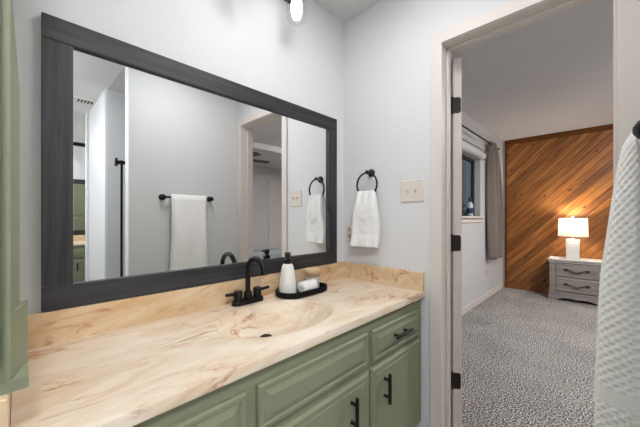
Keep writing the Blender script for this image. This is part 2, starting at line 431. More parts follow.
# bedroom window
win = bpy.data.objects.new('window_1', None); COL.objects.link(win); win['kind'] = 'structure'; win.location = (2.26, 0.06, WNZ0)
f = MB()
f.box(WNX0, 0.075, WNZ0, WNX0+0.04, 0.115, WNZ1).box(WNX1-0.04, 0.075, WNZ0, WNX1, 0.115, WNZ1)
f.box(WNX0, 0.075, WNZ0, WNX1, 0.115, WNZ0+0.04).box(WNX0, 0.075, WNZ1-0.04, WNX1, 0.115, WNZ1).box(2.19, 0.078, WNZ0, 2.235, 0.112, WNZ1)
f.build('window_frame', mat('dark_window_frame', srgb(62, 60, 58), 0.5), win)
MB().box(WNX0+0.03, 0.092, WNZ0+0.03, WNX1-0.03, 0.096, WNZ1-0.03).build('window_pane', WINGLASS, win)
MB().box(WNX0-0.06, -0.045, WNZ0-0.028, WNX1+0.06, 0.075, WNZ0, 0.006).box(WNX0-0.03, -0.016, WNZ0-0.085, WNX1+0.03, 0.0, WNZ0-0.028, 0.003).build('window_sill', TRIM, win)

# ================================================================== VANITY
CX0, CXL, YF = -1.53, 0.0, -0.545      # left side, right side, face-frame plane
van = root('vanity_cabinet', (-0.765, -0.27, 0), 'long sage green vanity cabinet with black bar pulls under the marble counter', 'cabinet')
c = MB()
c.box(CX0, -0.525, 0.1, CX0+0.018, -0.002, 0.768).box(-0.018, -0.525, 0.1, -0.002, -0.002, 0.768)
c.box(CX0, -0.525, 0.1, -0.002, -0.002, 0.118).box(CX0, -0.014, 0.118, -0.002, -0.002, 0.74)
c.box(-0.491, -0.525, 0.118, -0.475, -0.014, 0.60).box(-1.072, -0.525, 0.118, -1.056, -0.014, 0.60)
c.build('carcass', GREEN, van)
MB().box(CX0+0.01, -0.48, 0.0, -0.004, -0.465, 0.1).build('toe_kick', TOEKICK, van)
ff = MB()
for x0, x1 in ((CX0, -1.47), (-1.092, -1.046), (-0.520, -0.478), (-0.055, -0.002)):
    ff.box(x0, YF, 0.1, x1, -0.525, 0.772)
for x0, x1 in ((-1.47, -1.092), (-1.046, -0.520), (-0.478, -0.055)):
    for z0, z1 in ((0.1, 0.13), (0.555, 0.592), (0.715, 0.772)):
        ff.box(x0, YF, z0, x1, -0.525, z1)
ff.build('face_frame', GREEN, van)
def pull(p0, p1, parent, yface):
    """bar pull between p0 and p1 (x, z), standing off the face"""
    h = MB(); yb = yface - 0.028
    a = Vector((p0[0], yb, p0[1])); b = Vector((p1[0], yb, p1[1])); dr = (b-a).normalized()
    h.tube([a, a+dr*0.003, b-dr*0.003, b], [0.006, 0.0075, 0.0075, 0.006], 14)
    for q in (a + dr*0.028, b - dr*0.028):
        h.tube([(q.x, yface, q.z), (q.x, yface-0.004, q.z), (q.x, yb, q.z)], [0.008, 0.006, 0.006], 12)
    return h.build('handle', BLACK, parent, True)
RAISED = [(0, 0.0), (0, 0.012), (0.005, 0.017), (0.016, 0.017), (0.0195, 0.0125), (0.042, 0.0205), (0.045, 0.0205)]
SLAB = [(0, 0.0), (0, 0.010), (0.011, 0.0185), (0.026, 0.0185), (0.028, 0.0165), (0.031, 0.0165), (0.033, 0.0185)]
F = FY(YF)
def front(name, x0, x1, z0, z1, prof):
    return MB().panel(F, x0, x1, z0, z1, prof).build(name, GREEN, van)
d = front('drawer', -0.481, -0.050, 0.584, 0.722, RAISED); pull((-0.340, 0.659), (-0.196, 0.659), d, YF-0.0205)
d = front('door', -0.490, -0.040, 0.115, 0.563, SLAB); pull((-0.397, 0.389), (-0.397, 0.519), d, YF-0.0185)
front('false_front', -1.050, -0.517, 0.588, 0.724, RAISED)
d = front('door', -1.050, -0.507, 0.115, 0.562, SLAB); pull((-0.632, 0.388), (-0.632, 0.518), d, YF-0.0185)
d = front('drawer', -1.50, -1.088, 0.588, 0.724, RAISED); pull((-1.375, 0.640), (-1.205, 0.640), d, YF-0.0205)
d = front('door', -1.50, -1.088, 0.115, 0.562, SLAB); pull((-1.17, 0.388), (-1.17, 0.518), d, YF-0.0185)

# counter with moulded bowl
ct = root('vanity_counter', (-0.765, -0.28, 0.772), 'cream marbled counter with moulded oval sink and tan splash', 'counter')
SX, SY, RX, RY = -0.785, -0.308, 0.260, 0.183
DRX, DRY, DMAX = -0.800, -0.245, 0.105
def bowl(x, y):
    """dished oval whose inner contours drift towards the drain"""
    if ((x-SX)/RX)**2 + ((y-SY)/RY)**2 >= 1.0: return 0.0
    lo, hi = 0.0, 1.0
    for _ in range(18):
        q = (lo+hi)/2; cx = DRX+(SX-DRX)*q; cy = DRY+(SY-DRY)*q
        if ((x-cx)/RX)**2 + ((y-cy)/RY)**2 > q*q: lo = q
        else: hi = q
    q = (lo+hi)/2
    t_ = 1-q
    edge = min(1.0, t_/0.045); edge = edge*edge*(3-2*edge)
    return -DMAX*(1-q**3.4)*(0.5+0.5*edge)
m = MB(); bm = m.bm
YB, YE, XL, XR, ZT, ZB = -0.001, -0.5676, -1.532, -0.001, 0.802, 0.772
nx, ny = 260, 110
grid = []
for j in range(ny+1):
    y = YB + (YE+0.0035 - YB)*j/ny
    grid.append([bm.verts.new((XL+(XR-XL)*i/nx, y, ZT + bowl(XL+(XR-XL)*i/nx, y))) for i in range(nx+1)])
for j in range(ny):
    for i in range(nx): bm.faces.new((grid[j][i], grid[j+1][i], grid[j+1][i+1], grid[j][i+1]))
prev = grid[-1]
for yy, zz in ((YE+0.0012, ZT), (YE, ZT-0.0025), (YE, ZB+0.001), (YE+0.001, ZB), (-0.53, ZB)):
    cur = [bm.verts.new((v.co.x, yy, zz)) for v in prev]
    for i in range(nx): bm.faces.new((prev[i], cur[i], cur[i+1], prev[i+1]))
    prev = cur
# right and left ends
for idx in (0, nx):
    colv = [grid[j][idx] for j in range(ny+1)]
    low = [bm.verts.new((v.co.x, v.co.y, ZB)) for v in colv]
    for j in range(ny): bm.faces.new((colv[j], colv[j+1], low[j+1], low[j]))
m.build('counter_slab', TOP, ct, True, 35)
sb = MB().box(XL, -0.021, ZT-0.003, -0.022, -0.001, 0.906, 0.003)
sb.build('backsplash', SPLASH, ct)
MB().box(-0.021, -0.5655, ZT-0.003, -0.001, -0.001, 0.906, 0.003).build('side_splash', SPLASH, ct)
MB().box(-1.554, -0.5655, ZT-0.003, -1.533, -0.001, 0.906, 0.003).build('side_splash', SPLASH, ct)
dz = ZT - DMAX + 0.001
MB().lathe((DRX, DRY, dz), [(0.024, -0.003), (0.026, 0.004), (0.022, 0.0065), (0.017, 0.004), (0.015, 0.010), (0.006, 0.013)], 28).build('drain', BLACK, ct, True)

# ------------------------------------------------------------------ faucet
FX, FYc = -0.775, -0.066
fa = root('faucet', (FX, FYc, 0.802), 'matte black two handle gooseneck faucet behind the sink bowl', 'faucet')
loops = []
def stadium(cx, cy, hl, hw, z, n=12):
    P = []
    for k in range(n+1): a = -pi/2 + pi*k/n; P.append((cx+hl-hw+hw*cos(a), cy+hw*sin(a), z))
    for k in range(n+1): a = pi/2 + pi*k/n; P.append((cx-hl+hw+hw*cos(a), cy+hw*sin(a), z))
    return P
MB().rings([stadium(FX, FYc, 0.080, 0.027, 0.803), stadium(FX, FYc, 0.080, 0.027, 0.818), stadium(FX, FYc, 0.077, 0.024, 0.822)]).build('base', BLACK, fa, True)
s = MB()
s.lathe((FX, FYc, 0), [(0.0185, 0.820), (0.0185, 0.852), (0.017, 0.856), (0.0115, 0.858)], 24)
R = 0.064; zc = 0.950
pts = [(FX, FYc, 0.850), (FX, FYc, 0.90), (FX, FYc, zc)]
for k in range(1, 15): a = pi - pi*0.97*k/14; pts.append((FX, FYc - R - R*cos(a), zc + R*sin(a)))
last = Vector(pts[-1]); dr = (last - Vector(pts[-2])).normalized()
s.tube(pts, 0.0115, 18)
s.tube([last - dr*0.002, last + dr*0.002, last + dr*0.009], [0.0115, 0.0135, 0.0135], 18)
s.build('spout', BLACK, fa, True)
for sgn in (-1, 1):
    h = MB(); hx = FX + sgn*0.051
    h.lathe((hx, FYc, 0), [(0.0195, 0.820), (0.0195, 0.862), (0.0180, 0.866)], 24)
    h.tube([(hx, FYc, 0.853), (hx + sgn*0.02, FYc-0.002, 0.854), (hx + sgn*0.062, FYc-0.006, 0.858)], [0.0085, 0.0078, 0.0070], 12)
    h.build('handle', BLACK, fa, True)

# ------------------------------------------------------------------ tray and what stands on it
TX, TY = -0.480, -0.118
tr = root('vanity_tray', (TX, TY, 0.803), 'black oval tray with beaded rim on the marble counter', 'tray')
MB().rings([stadium(TX, TY, 0.143, 0.068, 0.8025, 16), stadium(TX, TY, 0.145, 0.070, 0.8045, 16), stadium(TX, TY, 0.145, 0.070, 0.807, 16)]).build('base', BLACK, tr, True)
rm = MB()
o_, i_ = 0.148, 0.073
rm.rings([stadium(TX, TY, o_-0.006, i_-0.006, 0.807, 16), stadium(TX, TY, o_, i_, 0.806, 16), stadium(TX, TY, o_+0.003, i_+0.003, 0.831, 16), stadium(TX, TY, o_-0.003, i_-0.003, 0.832, 16), stadium(TX, TY, o_-0.007, i_-0.007, 0.807, 16)], False, False)
Q = []
P = stadium(TX, TY, o_+0.003, i_+0.003, 0.812, 16); P2 = stadium(TX, TY, o_+0.004, i_+0.004, 0.822, 16); P3 = stadium(TX, TY, o_+0.003, i_+0.003, 0.831, 16)
for a, b in [x for p_ in (P, P2, P3) for x in zip(p_, p_[1:]+p_[:1])]:
    a, b = Vector(a), Vector(b); n = max(1, int((b-a).length/0.009))
    Q += [a.lerp(b, k/n) for k in range(n)]
for q in Q:
    g = bmesh.ops.create_icosphere(rm.bm, subdivisions=1, radius=0.0046, matrix=Matrix.Translation(q))
rm.build('rim', BLACK, tr, True)

BXs, BYs, BZ = -0.562, -0.097, 0.8075
so = root('soap_dispenser', (BXs, BYs, BZ), 'white tapered soap dispenser with black pump standing on the black tray', 'soap dispenser')
MB().lathe((BXs, BYs, BZ), [(0.040, 0), (0.0445, 0.004), (0.0455, 0.02), (0.044, 0.045), (0.0375, 0.095), (0.0305, 0.138), (0.0245, 0.152), (0.018, 0.157)], 36).build('bottle', CERAMIC, so, True)
p = MB()
p.lathe((BXs, BYs, BZ), [(0.018, 0.155), (0.020, 0.158), (0.020, 0.180), (0.016, 0.183), (0.0085, 0.185), (0.0085, 0.190), (0.0150, 0.192), (0.0150, 0.211), (0.012, 0.214)], 24)
p.tube([(BXs, BYs, BZ+0.207), (BXs-0.014, BYs-0.017, BZ+0.206), (BXs-0.018, BYs-0.022, BZ+0.202)], [0.006, 0.0048, 0.004], 10)
p.build('pump', BLACKG, so, True)

# rolled washcloth
wc = MB(); a0 = Vector((-0.518, -0.146, 0)); a1 = Vector((-0.424, -0.150, 0)); ax = (a1-a0).normalized(); sd = Vector((-ax.y, ax.x, 0))
def spiral_r(th): return 0.0245
loops = []
N = 26
for i, tt in enumerate([0, 0.015, 0.05, 0.2, 0.4, 0.6, 0.8, 0.95, 0.985, 1.0]):
    edge = min(tt, 1-tt); rr = 0.030 if edge > 0.04 else (0.027 if edge > 0.01 else 0.021)
    c0 = a0.lerp(a1, tt); lp = []
    for k in range(N):
        th = 2*pi*k/N; r = rr*(1 + 0.06*sin(th*2+0.6) + 0.03*sin(5*th+tt*9))
        q = c0 + sd*(r*cos(th)*1.1) + Vector((0, 0, 0.810 + 0.031 + r*sin(th)))
        lp.append(q)
    loops.append(lp)
wc.rings(loops)
# the free edge of the cloth wrapping over the top
lp = []
for tt in (0.02, 0.5, 0.98):
    c0 = a0.lerp(a1, tt); lp.append([c0 + sd*(0.033*cos(th)) + Vector((0, 0, 0.841 + 0.0325*sin(th))) for th in [radians(x) for x in (20, 50, 80, 110, 140, 143, 110, 80, 50, 22)]])
wc.rings(lp)
tag(wc.build('washcloth', TERRY, None, True, 60), 'white rolled washcloth lying in the tray beside the soap dispenser', 'washcloth')

CXc, CYc, CZ = -0.383, -0.095, 0.8075
ca = root('candle_jar', (CXc, CYc, CZ), 'glass candle jar with pale wooden lid at the back of the tray', 'candle')
MB().lathe((CXc, CYc, CZ), [(0.040, 0), (0.043, 0.004), (0.043, 0.092), (0.0405, 0.092), (0.0405, 0.006)], 32).build('jar', CLEAR, ca, True)
MB().lathe((CXc, CYc, CZ), [(0.0395, 0.007), (0.0395, 0.062), (0.036, 0.063)], 32).build('wax', WAX, ca, True)
MB().lathe((CXc, CYc, CZ), [(0.036, 0.086), (0.040, 0.0925), (0.046, 0.0925), (0.046, 0.106), (0.043, 0.109)], 32).build('lid', LIDWOOD, ca, True)

# ------------------------------------------------------------------ framed mirror
FX0, FX1, FZ0, FZ1, FT = -1.472, -0.090, 0.908, 1.831, 0.075
mi = root('framed_mirror', (-0.781, -0.01, FZ0), 'wide vanity mirror in black wood frame above the tan backsplash', 'mirror')
MB().box(FX0+0.05, -0.007, FZ0+0.05, FX1-0.05, -0.003, FZ1-0.05).build('mirror_glass', MIRROR, mi)
MB().box(FX0, -0.022, FZ1-FT, FX1, -0.002, FZ1, 0.0015).build('frame_rail', FRAME_H, mi)
MB().box(FX0, -0.022, FZ0, FX1, -0.002, FZ0+FT, 0.0015).build('frame_rail', FRAME_H, mi)
MB().box(FX0, -0.022, FZ0+FT+0.0006, FX0+FT, -0.002, FZ1-FT-0.0006, 0.0015).build('frame_stile', FRAME_V, mi)
MB().box(FX1-FT, -0.022, FZ0+FT+0.0006, FX1, -0.002, FZ1-FT-0.0006, 0.0015).build('frame_stile', FRAME_V, mi)

# ------------------------------------------------------------------ vanity light
vl = root('vanity_light', (-0.825, 0, 2.42), 'black three arm vanity light with clear glass shades above the wide mirror', 'light fixture')
MB().box(-1.22, -0.022, 2.385, -0.43, -0.001, 2.445, 0.004).build('backplate', BLACK, vl)
for lx in (-0.535, -0.825, -1.115):
    ly = -0.135
    a = MB(); a.tube([(lx, -0.02, 2.415), (lx, -0.06, 2.425), (lx, -0.11, 2.425), (lx, ly, 2.425), (lx, ly, 2.410)], 0.008, 12)
    a.lathe((lx, ly, 0), [(0.020, 2.412), (0.026, 2.408), (0.028, 2.384), (0.020, 2.380)], 24)
    a.build('arm', BLACK, vl, True)
    gl = MB().lathe((lx, ly, 0), [(0.028, 2.386), (0.046, 2.378), (0.051, 2.355), (0.051, 2.235), (0.045, 2.205), (0.030, 2.190), (0.004, 2.185)], 36, close=False)
    gl.build('shade', CLEAR, vl, True)
    MB().lathe((lx, ly, 0), [(0.012, 2.381), (0.015, 2.345), (0.024, 2.312), (0.031, 2.275), (0.029, 2.240), (0.020, 2.212), (0.006, 2.202)], 24).build('bulb', BULBM, vl, True)

# ------------------------------------------------------------------ tall green linen cabinet at the left end
lc = root('linen_cabinet', (-1.79, -0.27, 0), 'tall sage green linen cabinet at the left end of the counter', 'cabinet')
b = MB()
b.box(-2.065, -0.54, 0.0, -1.556, -0.002, 0.90).box(-2.065, -0.54, 0.912, -1.534, -0.002, 2.45)
b.build('carcass', GREEN, lc)
MB().panel(FY(-0.54), -2.04, -1.575, 0.10, 0.86, SLAB).build('door', GREEN, lc)
dd = MB().panel(FY(-0.54), -2.04, -1.542, 0.955, 2.40, SLAB).build('door', GREEN, lc)
h = MB(); h.tube([(-1.60, -0.59, 1.30), (-1.60, -0.59, 1.44)], 0.006, 12)
for zz in (1.33, 1.41): h.tube([(-1.60, -0.558, zz), (-1.60, -0.59, zz)], 0.005, 10)
h.build('handle', BLACK, dd, True)
# beaded side moulding and bottom ledge at the front corner
sm = MB()
prof = [(-1.536, 1.66), (-1.5320, 1.65), (-1.5195, 1.44), (-1.5195, 1.034), (-1.536, 1.034)]
sm.rings([[(x, -0.44, z) for x, z in prof], [(x, -0.47, z) for x, z in prof], [(min(x, -1.5305), -0.545, z) for x, z in prof]])
sm.build('side_moulding', GREEN, lc)
lg = MB()
lg.rings([[(-1.536, -0.44, z), (-1.5085, -0.44, z), (-1.5085, -0.46, z), (-1.5305, -0.549, z), (-1.536, -0.549, z)] for z in (0.926, 1.030, 1.036)])
lg.build('corner_block', GREEN, lc)
MB().rings([[(-1.536, -0.44, z), (-1.508, -0.44, z), (-1.509, -0.546, z), (-2.065, -0.546, z), (-2.065, -0.50, z), (-1.536, -0.50, z)] for z in (0.9065, 0.926)]).build('bottom_ledge', GREEN, lc)

# ================================================================== TOWEL RING, SWITCH, OUTLETS
RY_, RZ = -0.222, 1.398
rg = root('towel_ring', (0, RY_, 1.47), 'black round towel ring mounted beside the light switch', 'towel ring')
MB().torus((-0.046, RY_, RZ), 0.073, 0.0058, 'x').build('ring', BLACKG, rg, True)
q = MB(); q.lathe((0, RY_-0.004, 1.473), [(0.024, 0.0), (0.024, -0.006), (0.018, -0.010), (0.010, -0.012), (0.010, -0.038), (0.0125, -0.041), (0.0125, -0.053), (0.009, -0.056)], 24, 'x')
q.build('post', BLACKG, rg, True)

def plate(name, loc_y, z0, z1, y0, y1, label, toggles, xw=-0.0, face=FXN, kind_out=False):
    r = root(name, (xw, (y0+y1)/2, z0), label, 'light switch' if not kind_out else 'outlet')
    f = face(xw)
    MB().panel(f, min(y0, y1), max(y0, y1), z0, z1, [(0, 0.0005), (0, 0.003), (0.004, 0.0065), (0.008, 0.0065)]).build('plate', PLATE, r)
    zc = (z0+z1)/2
    for ty in toggles:
        if kind_out:
            for s in (-1, 1):
                m = MB(); zz = zc + s*0.021
                m.panel(f, ty-0.016, ty+0.016, zz-0.015, zz+0.015, [(0, 0.006), (0.001, 0.009), (0.004, 0.009)])
                o = m.build('socket', PLATED, r)
                sl = MB()
                sl.panel(f, ty-0.008, ty-0.005, zz-0.002, zz+0.008, [(0, 0.0088), (0, 0.0095)]).panel(f, ty+0.005, ty+0.008, zz-0.002, zz+0.008, [(0, 0.0088), (0, 0.0095)])
                sl.build('slots', SLOT, o)
        else:
            m = MB(); m.panel(f, ty-0.006, ty+0.006, zc-0.013, zc+0.013, [(0, 0.006), (0.001, 0.008), (0.003, 0.008)])
            m.build('switch_slot', PLATED, r)
            g = MB(); lp = []
            for dd, zo, hh in ((0.006, 0.0, 0.006), (0.013, 0.004, 0.005), (0.019, 0.008, 0.0035)):
                lp.append([f(ty-0.0038, zc+zo-hh, dd), f(ty+0.0038, zc+zo-hh, dd), f(ty+0.0038, zc+zo+hh, dd), f(ty-0.0038, zc+zo+hh, dd)])
            g.rings(lp); g.build('toggle', PLATE, r)
    return r
plate('light_switch', 0, 1.284, 1.408, -0.427, -0.561, 'beige double toggle switch plate between the towel ring and the doorway', (-0.471, -0.517))
plate('electrical_outlet', 0, 1.040, 1.158, -0.022, -0.092, 'beige outlet on white wall partly behind the hanging hand towel', (-0.057,), kind_out=True)

# ------------------------------------------------------------------ hanging cloth
def cloth(name, sect, along, n, disp, label, material, cat='towel', smooth_angle=180):
    """sect(s) -> list of (offset, z) closed loop for the position s; along(s, offset, z) -> world"""
    m = MB(); loops = []
    for i in range(n+1):
        s = i/n
        loops.append([disp(s, k, along(s, o_, z)) for k, (o_, z) in enumerate(sect(s))])
    m.rings(loops)
    return tag(m.build(name, material, None, True, smooth_angle), label, cat)

# hand towel through the ring (runs along y, off the wall along -x)
def ht_sect(s):
    e = min(s, 1-s)/0.10; round_ = 1.0 if e >= 1 else math.sqrt(max(0.0, 1-(1-e)**2))
    P = []; zt = 1.352; zb = 1.022; zb2 = 1.05
    nz = 44
    for k in range(nz+1):                       # front layer going down (towards the room)
        f = k/nz; z = zt - (zt-zb)*f
        th = 0.014 + 0.016*min(1, f*2.2) + 0.006*sin(f*7)
        band = -0.0018 if 0.74 < f < 0.84 else 0.0
        P.append((0.046 + (th+band)*max(0.15, round_), z))
    P.append((0.046 + 0.010, zb - 0.004))
    P.append((0.046 + 0.002, zb + 0.006))
    for z, g in ((1.15, 0.001), (1.28, 0.002), (1.31, 0.007), (1.345, 0.0075), (1.350, 0.004), (1.350, -0.004), (1.345, -0.0075), (1.31, -0.007), (1.28, -0.002), (1.15, -0.001)):
        P.append((0.046 + g, z))
    P.append((0.046-0.003, zb2-0.012))
    for k in range(nz//2+1):
        f = 1 - k/(nz//2); z = zt - (zt-zb2)*f
        th = 0.012 + 0.012*min(1, f*2.5)
        P.append((0.046 - th*max(0.15, round_), z))
    P.append((0.046 - 0.006, zt+0.008)); P.append((0.046 + 0.006, zt+0.009))
    return P
def ht_along(s, o_, z):
    f = (1.352 - z)/0.33; f = max(0, min(1, f))
    half = 0.060 + 0.040*min(1, f*1.6)**0.8
    yc = RY_ + 0.010*f
    y = yc + (0.5 - s)*2*half
    fold = 0.004*sin(s*11 + f*1.5)*(0.5+0.5*f) + 0.003*(1-f)*sin(s*17)
    z2 = z + 0.006*(s-0.5)*f
    if z > 1.352: z2 = z - 0.012*((s-0.5)*2)**2
    # where it passes the ring the cloth follows the curve of the ring
    sag = 0.020*((s-0.5)*2)**2*max(0, 1-f*3.0)
    return Vector((-(max(0.008, o_ + fold)), y, z2 + sag*0.6))
def ht_disp(s, k, p):
    n = mnoise.noise(p*38)*0.0022 + mnoise.noise(p*12)*0.004
    return (p.x + n if p.x < -0.03 else min(-0.004, p.x), p.y, p.z)
cloth('hand_towel', ht_sect, ht_along, 60, ht_disp, 'white hand towel hanging folded through the black towel ring', TERRY)

# towel bar on the wall facing the mirror
BY_, BZ_ = -1.318, 1.366
tb = root('towel_bar', (-0.5, OY, BZ_), 'black towel bar on the wall beside the doorway holding the waffle towel', 'towel bar')
MB().tube([(-0.715, BY_, BZ_), (-0.285, BY_, BZ_)], 0.0085, 16).build('bar', BLACK, tb, True)
for x in (-0.700, -0.300):
    q = MB(); q.lathe((x, OY, BZ_), [(0.025, 0.001), (0.025, 0.006), (0.019, 0.010), (0.012, 0.013), (0.011, 0.026), (0.016, 0.029), (0.0205, 0.044), (0.017, 0.057), (0.006, 0.064)], 24, 'y')
    q.build('post', BLACK, tb, True)
ZTOP, ZBOT = 1.384, 0.700
NZ = 230
def bt_front(f): return 0.0135 + 0.014*min(1, f/0.05)**0.7 + 0.024*min(1, f/0.5)**0.9 + 0.021*f
def bt_sect(s):
    e = min(s, 1-s)*0.300/0.034; rd = 1.0 if e >= 1 else math.sqrt(max(0.0, 1-(1-e)**2))
    P = []
    for k in range(NZ+1):
        f = k/NZ; z = ZTOP - (ZTOP-ZBOT)*f
        P.append((max(bt_front(f)*rd, 0.0125 if f < 0.06 else 0.003), z))
    P.append((max(0.002, 0.030*rd), ZBOT-0.008)); P.append((0.0015, ZBOT-0.004))
    for f in (0.9, 0.6, 0.3, 0.12, 0.045):          # inner side of the front layer, up to the bar
        P.append((0.001 if f > 0.1 else 0.0092, ZTOP-(ZTOP-ZBOT)*f))
    for a in (0.25, 0.5, 0.75): P.append((0.0092*cos(pi*a), BZ_ + 0.0092*sin(pi*a)))
    for f in (0.045, 0.12, 0.3, 0.6, 0.9):
        P.append((-0.001 if f > 0.1 else -0.0092, ZTOP-(ZTOP-ZBOT)*f))
    P.append((-0.0015, ZBOT+0.012)); P.append((-max(0.002, 0.016*rd), ZBOT+0.02))
    nb = 120
    for k in range(nb+1):
        f = 1-k/nb; z = ZTOP - (ZTOP-ZBOT-0.03)*f
        P.append((-max((0.0125 + 0.014*min(1, f*4))*rd, 0.0125 if f < 0.06 else 0.003), z))
    P.append((-0.009, ZTOP+0.006)); P.append((0.0, ZTOP+0.0085)); P.append((0.009, ZTOP+0.006))
    return P
def bt_along(s, o_, z):
    f = (ZTOP-z)/(ZTOP-ZBOT); f = max(0, min(1, f))
    x = -0.648 + 0.300*s + 0.004*sin(f*5)*(1-2*s)
    fold = 0.006*sin(s*9+0.5)*f + 0.004*sin(s*17+f*2)*f
    return Vector((x, BY_ + o_ + (fold if o_ > 0.012 else 0), z + 0.004*sin(s*3)*f))
m = MB(); loops = []; NS = 170; uu = []; arc = 0.0; lastq = None
for i in range(NS+1):
    s = 0.5 - 0.5*cos(pi*i/NS)
    lp_ = [bt_along(s, o_, z) for o_, z in bt_sect(s)]
    loops.append(lp_); q = lp_[NZ//2]
    if lastq is not None: arc += (q-lastq).length
    lastq = q; uu.append(arc)
m.rings(loops)
bm = m.bm; bmesh.ops.recalc_face_normals(bm, faces=bm.faces); bm.normal_update(); bm.verts.ensure_lookup_table()
nL = len(loops[0]); c = 0.0095; shift = []
for i in range(NS+1):
    for k in range(nL):
        v = bm.verts[i*nL+k]; z = v.co.z; f = (ZTOP-z)/(ZTOP-ZBOT)
        if k <= NZ or k >= nL-124:
            u = uu[i] + (0.0 if k <= NZ else 0.5*c)
            amp = 0.0016*min(1, max(0, f)*10)*(0.0 if 0.80 < f < 0.86 else 1.0)
            shift.append((v, v.normal*amp*(sin(pi*u/c)*sin(pi*z/c) + 0.25*sin(2*pi*z/c))))
for v, d_ in shift:
    v.co += d_
    v.co.y = max(v.co.y, OY+0.004)
tag(m.build('bath_towel', WAFFLE, None, True, 180), 'large white waffle towel draped over the towel bar at the near right', 'towel')

# ================================================================== BEDROOM FURNITURE
# nightstand: front faces -x
NX0, NX1, NYL, NYR = 3.93, 4.272, -0.655, -1.290
ns = root('nightstand', (4.1, (NYL+NYR)/2, 0), 'grey washed wooden nightstand with two drawers against the pine wall', 'nightstand')
b = MB()
b.box(NX0+0.02, NYR+0.02, 0.10, NX1, NYL-0.02, 0.545, 0.003)
b.box(NX0+0.004, NYL-0.075, 0.115, NX0+0.03, NYL-0.016, 0.545, 0.006)     # corner pilasters
b.box(NX0+0.004, NYR+0.016, 0.115, NX0+0.03, NYR+0.075, 0.545, 0.006)
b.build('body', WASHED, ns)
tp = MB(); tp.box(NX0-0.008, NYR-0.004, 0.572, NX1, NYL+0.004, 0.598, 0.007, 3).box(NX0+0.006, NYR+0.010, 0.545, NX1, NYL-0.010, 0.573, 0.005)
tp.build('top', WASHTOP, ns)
bs = MB()
poly = [(NYR+0.004, 0.0), (NYR+0.10, 0.0), (NYR+0.13, 0.03), (NYR+0.19, 0.042), ((NYL+NYR)/2-0.05, 0.042), ((NYL+NYR)/2, 0.030), ((NYL+NYR)/2+0.05, 0.042), (NYL-0.19, 0.042), (NYL-0.13, 0.03), (NYL-0.10, 0.0), (NYL-0.004, 0.0), (NYL-0.004, 0.095), (NYR+0.004, 0.095)]
bs.prism(poly, FXN(NX0+0.028), 0.0, 0.026)
bs.box(NX0+0.028, NYL-0.028, 0, NX1, NYL-0.004, 0.095).box(NX0+0.028, NYR+0.004, 0, NX1, NYR+0.028, 0.095)
bs.box(NX0+0.006, NYR+0.008, 0.092, NX1, NYL-0.008, 0.118, 0.006)
bs.build('base', WASHED, ns)
for z0, z1 in ((0.135, 0.325), (0.345, 0.528)):
    dr_ = MB().panel(FXN(NX0+0.022), NYR+0.092, NYL-0.092, z0, z1, [(0, 0.0), (0, 0.010), (0.008, 0.016), (0.022, 0.016), (0.026, 0.011), (0.040, 0.014), (0.044, 0.014)]).build('drawer', WASHED, ns)
    hm = MB(); zc = (z0+z1)/2 + 0.01; yc = (NYL+NYR)/2; xf = NX0+0.008
    pts = [(xf-0.006-0.016*sin(pi*k/16), yc-0.115+0.23*k/16, zc - 0.020*sin(pi*k/16) + 0.010*sin(3*pi*k/16)) for k in range(17)]
    hm.tube(pts, [0.004+0.003*sin(pi*k/16) for k in range(17)], 10)
    for s in (-1, 1):
        hm.lathe((xf, yc+s*0.115, zc), [(0.020, 0.0), (0.018, -0.004), (0.008, -0.008)], 16, 'x', sx=1.3)
        hm.tube([(xf-0.003, yc+s*0.115, zc), (xf-0.003, yc+s*0.135, zc+0.008), (xf-0.003, yc+s*0.150, zc-0.004)], [0.006, 0.005, 0.002], 8)
    hm.build('handle', PEWTER, dr_, True)

# bedside lamp
LX, LY, LZ = 4.085, -0.925, 0.598
lp = root('table_lamp', (LX, LY, LZ), 'white ribbed table lamp with drum shade lit on the nightstand', 'lamp')
def rr(cx, cy, hx, hy, r, z, n=5):
    P = []
    for sx, sy, a0 in ((1, 1, 0), (-1, 1, pi/2), (-1, -1, pi), (1, -1, 3*pi/2)):
        for k in range(n+1):
            a = a0 + pi/2*k/n; P.append((cx+sx*(hx-r)+r*cos(a), cy+sy*(hy-r)+r*sin(a), z))
    return P
lo = [rr(LX, LY, 0.055, 0.071, 0.012, LZ+0.0005), rr(LX, LY, 0.058, 0.074, 0.012, LZ+0.006)]
nr = 11
for k in range(nr):
    z0 = LZ+0.012+0.268*k/nr; z1 = LZ+0.012+0.268*(k+1)/nr
    lo += [rr(LX, LY, 0.0555, 0.0715, 0.012, z0), rr(LX, LY, 0.0590, 0.0750, 0.012, z0*0.6+z1*0.4), rr(LX, LY, 0.0590, 0.0750, 0.012, z0*0.3+z1*0.7)]
lo += [rr(LX, LY, 0.0555, 0.0715, 0.012, LZ+0.28), rr(LX, LY, 0.045, 0.06, 0.012, LZ+0.285)]
MB().rings(lo).build('lamp_base', CERAMIC, lp, True, 30)
q = MB(); q.lathe((LX, LY, 0), [(0.018, LZ+0.284), (0.018, LZ+0.292), (0.009, LZ+0.296), (0.009, LZ+0.33), (0.014, LZ+0.335), (0.014, LZ+0.36)], 18)
q.build('stem', mat('brushed_nickel', srgb(170, 166, 160), 0.3, 1.0), lp, True)
SHM = bpy.data.materials.new('white_linen_shade'); SHM.use_nodes = True
nt = SHM.node_tree; nt.nodes.remove(nt.nodes['Principled BSDF'])
df = nt.nodes.new('ShaderNodeBsdfDiffuse'); df.inputs['Color'].default_value = (0.86, 0.83, 0.78, 1)
tl = nt.nodes.new('ShaderNodeBsdfTranslucent'); tl.inputs['Color'].default_value = (0.90, 0.84, 0.74, 1)
mx = nt.nodes.new('ShaderNodeMixShader'); mx.inputs['Fac'].default_value = 0.28
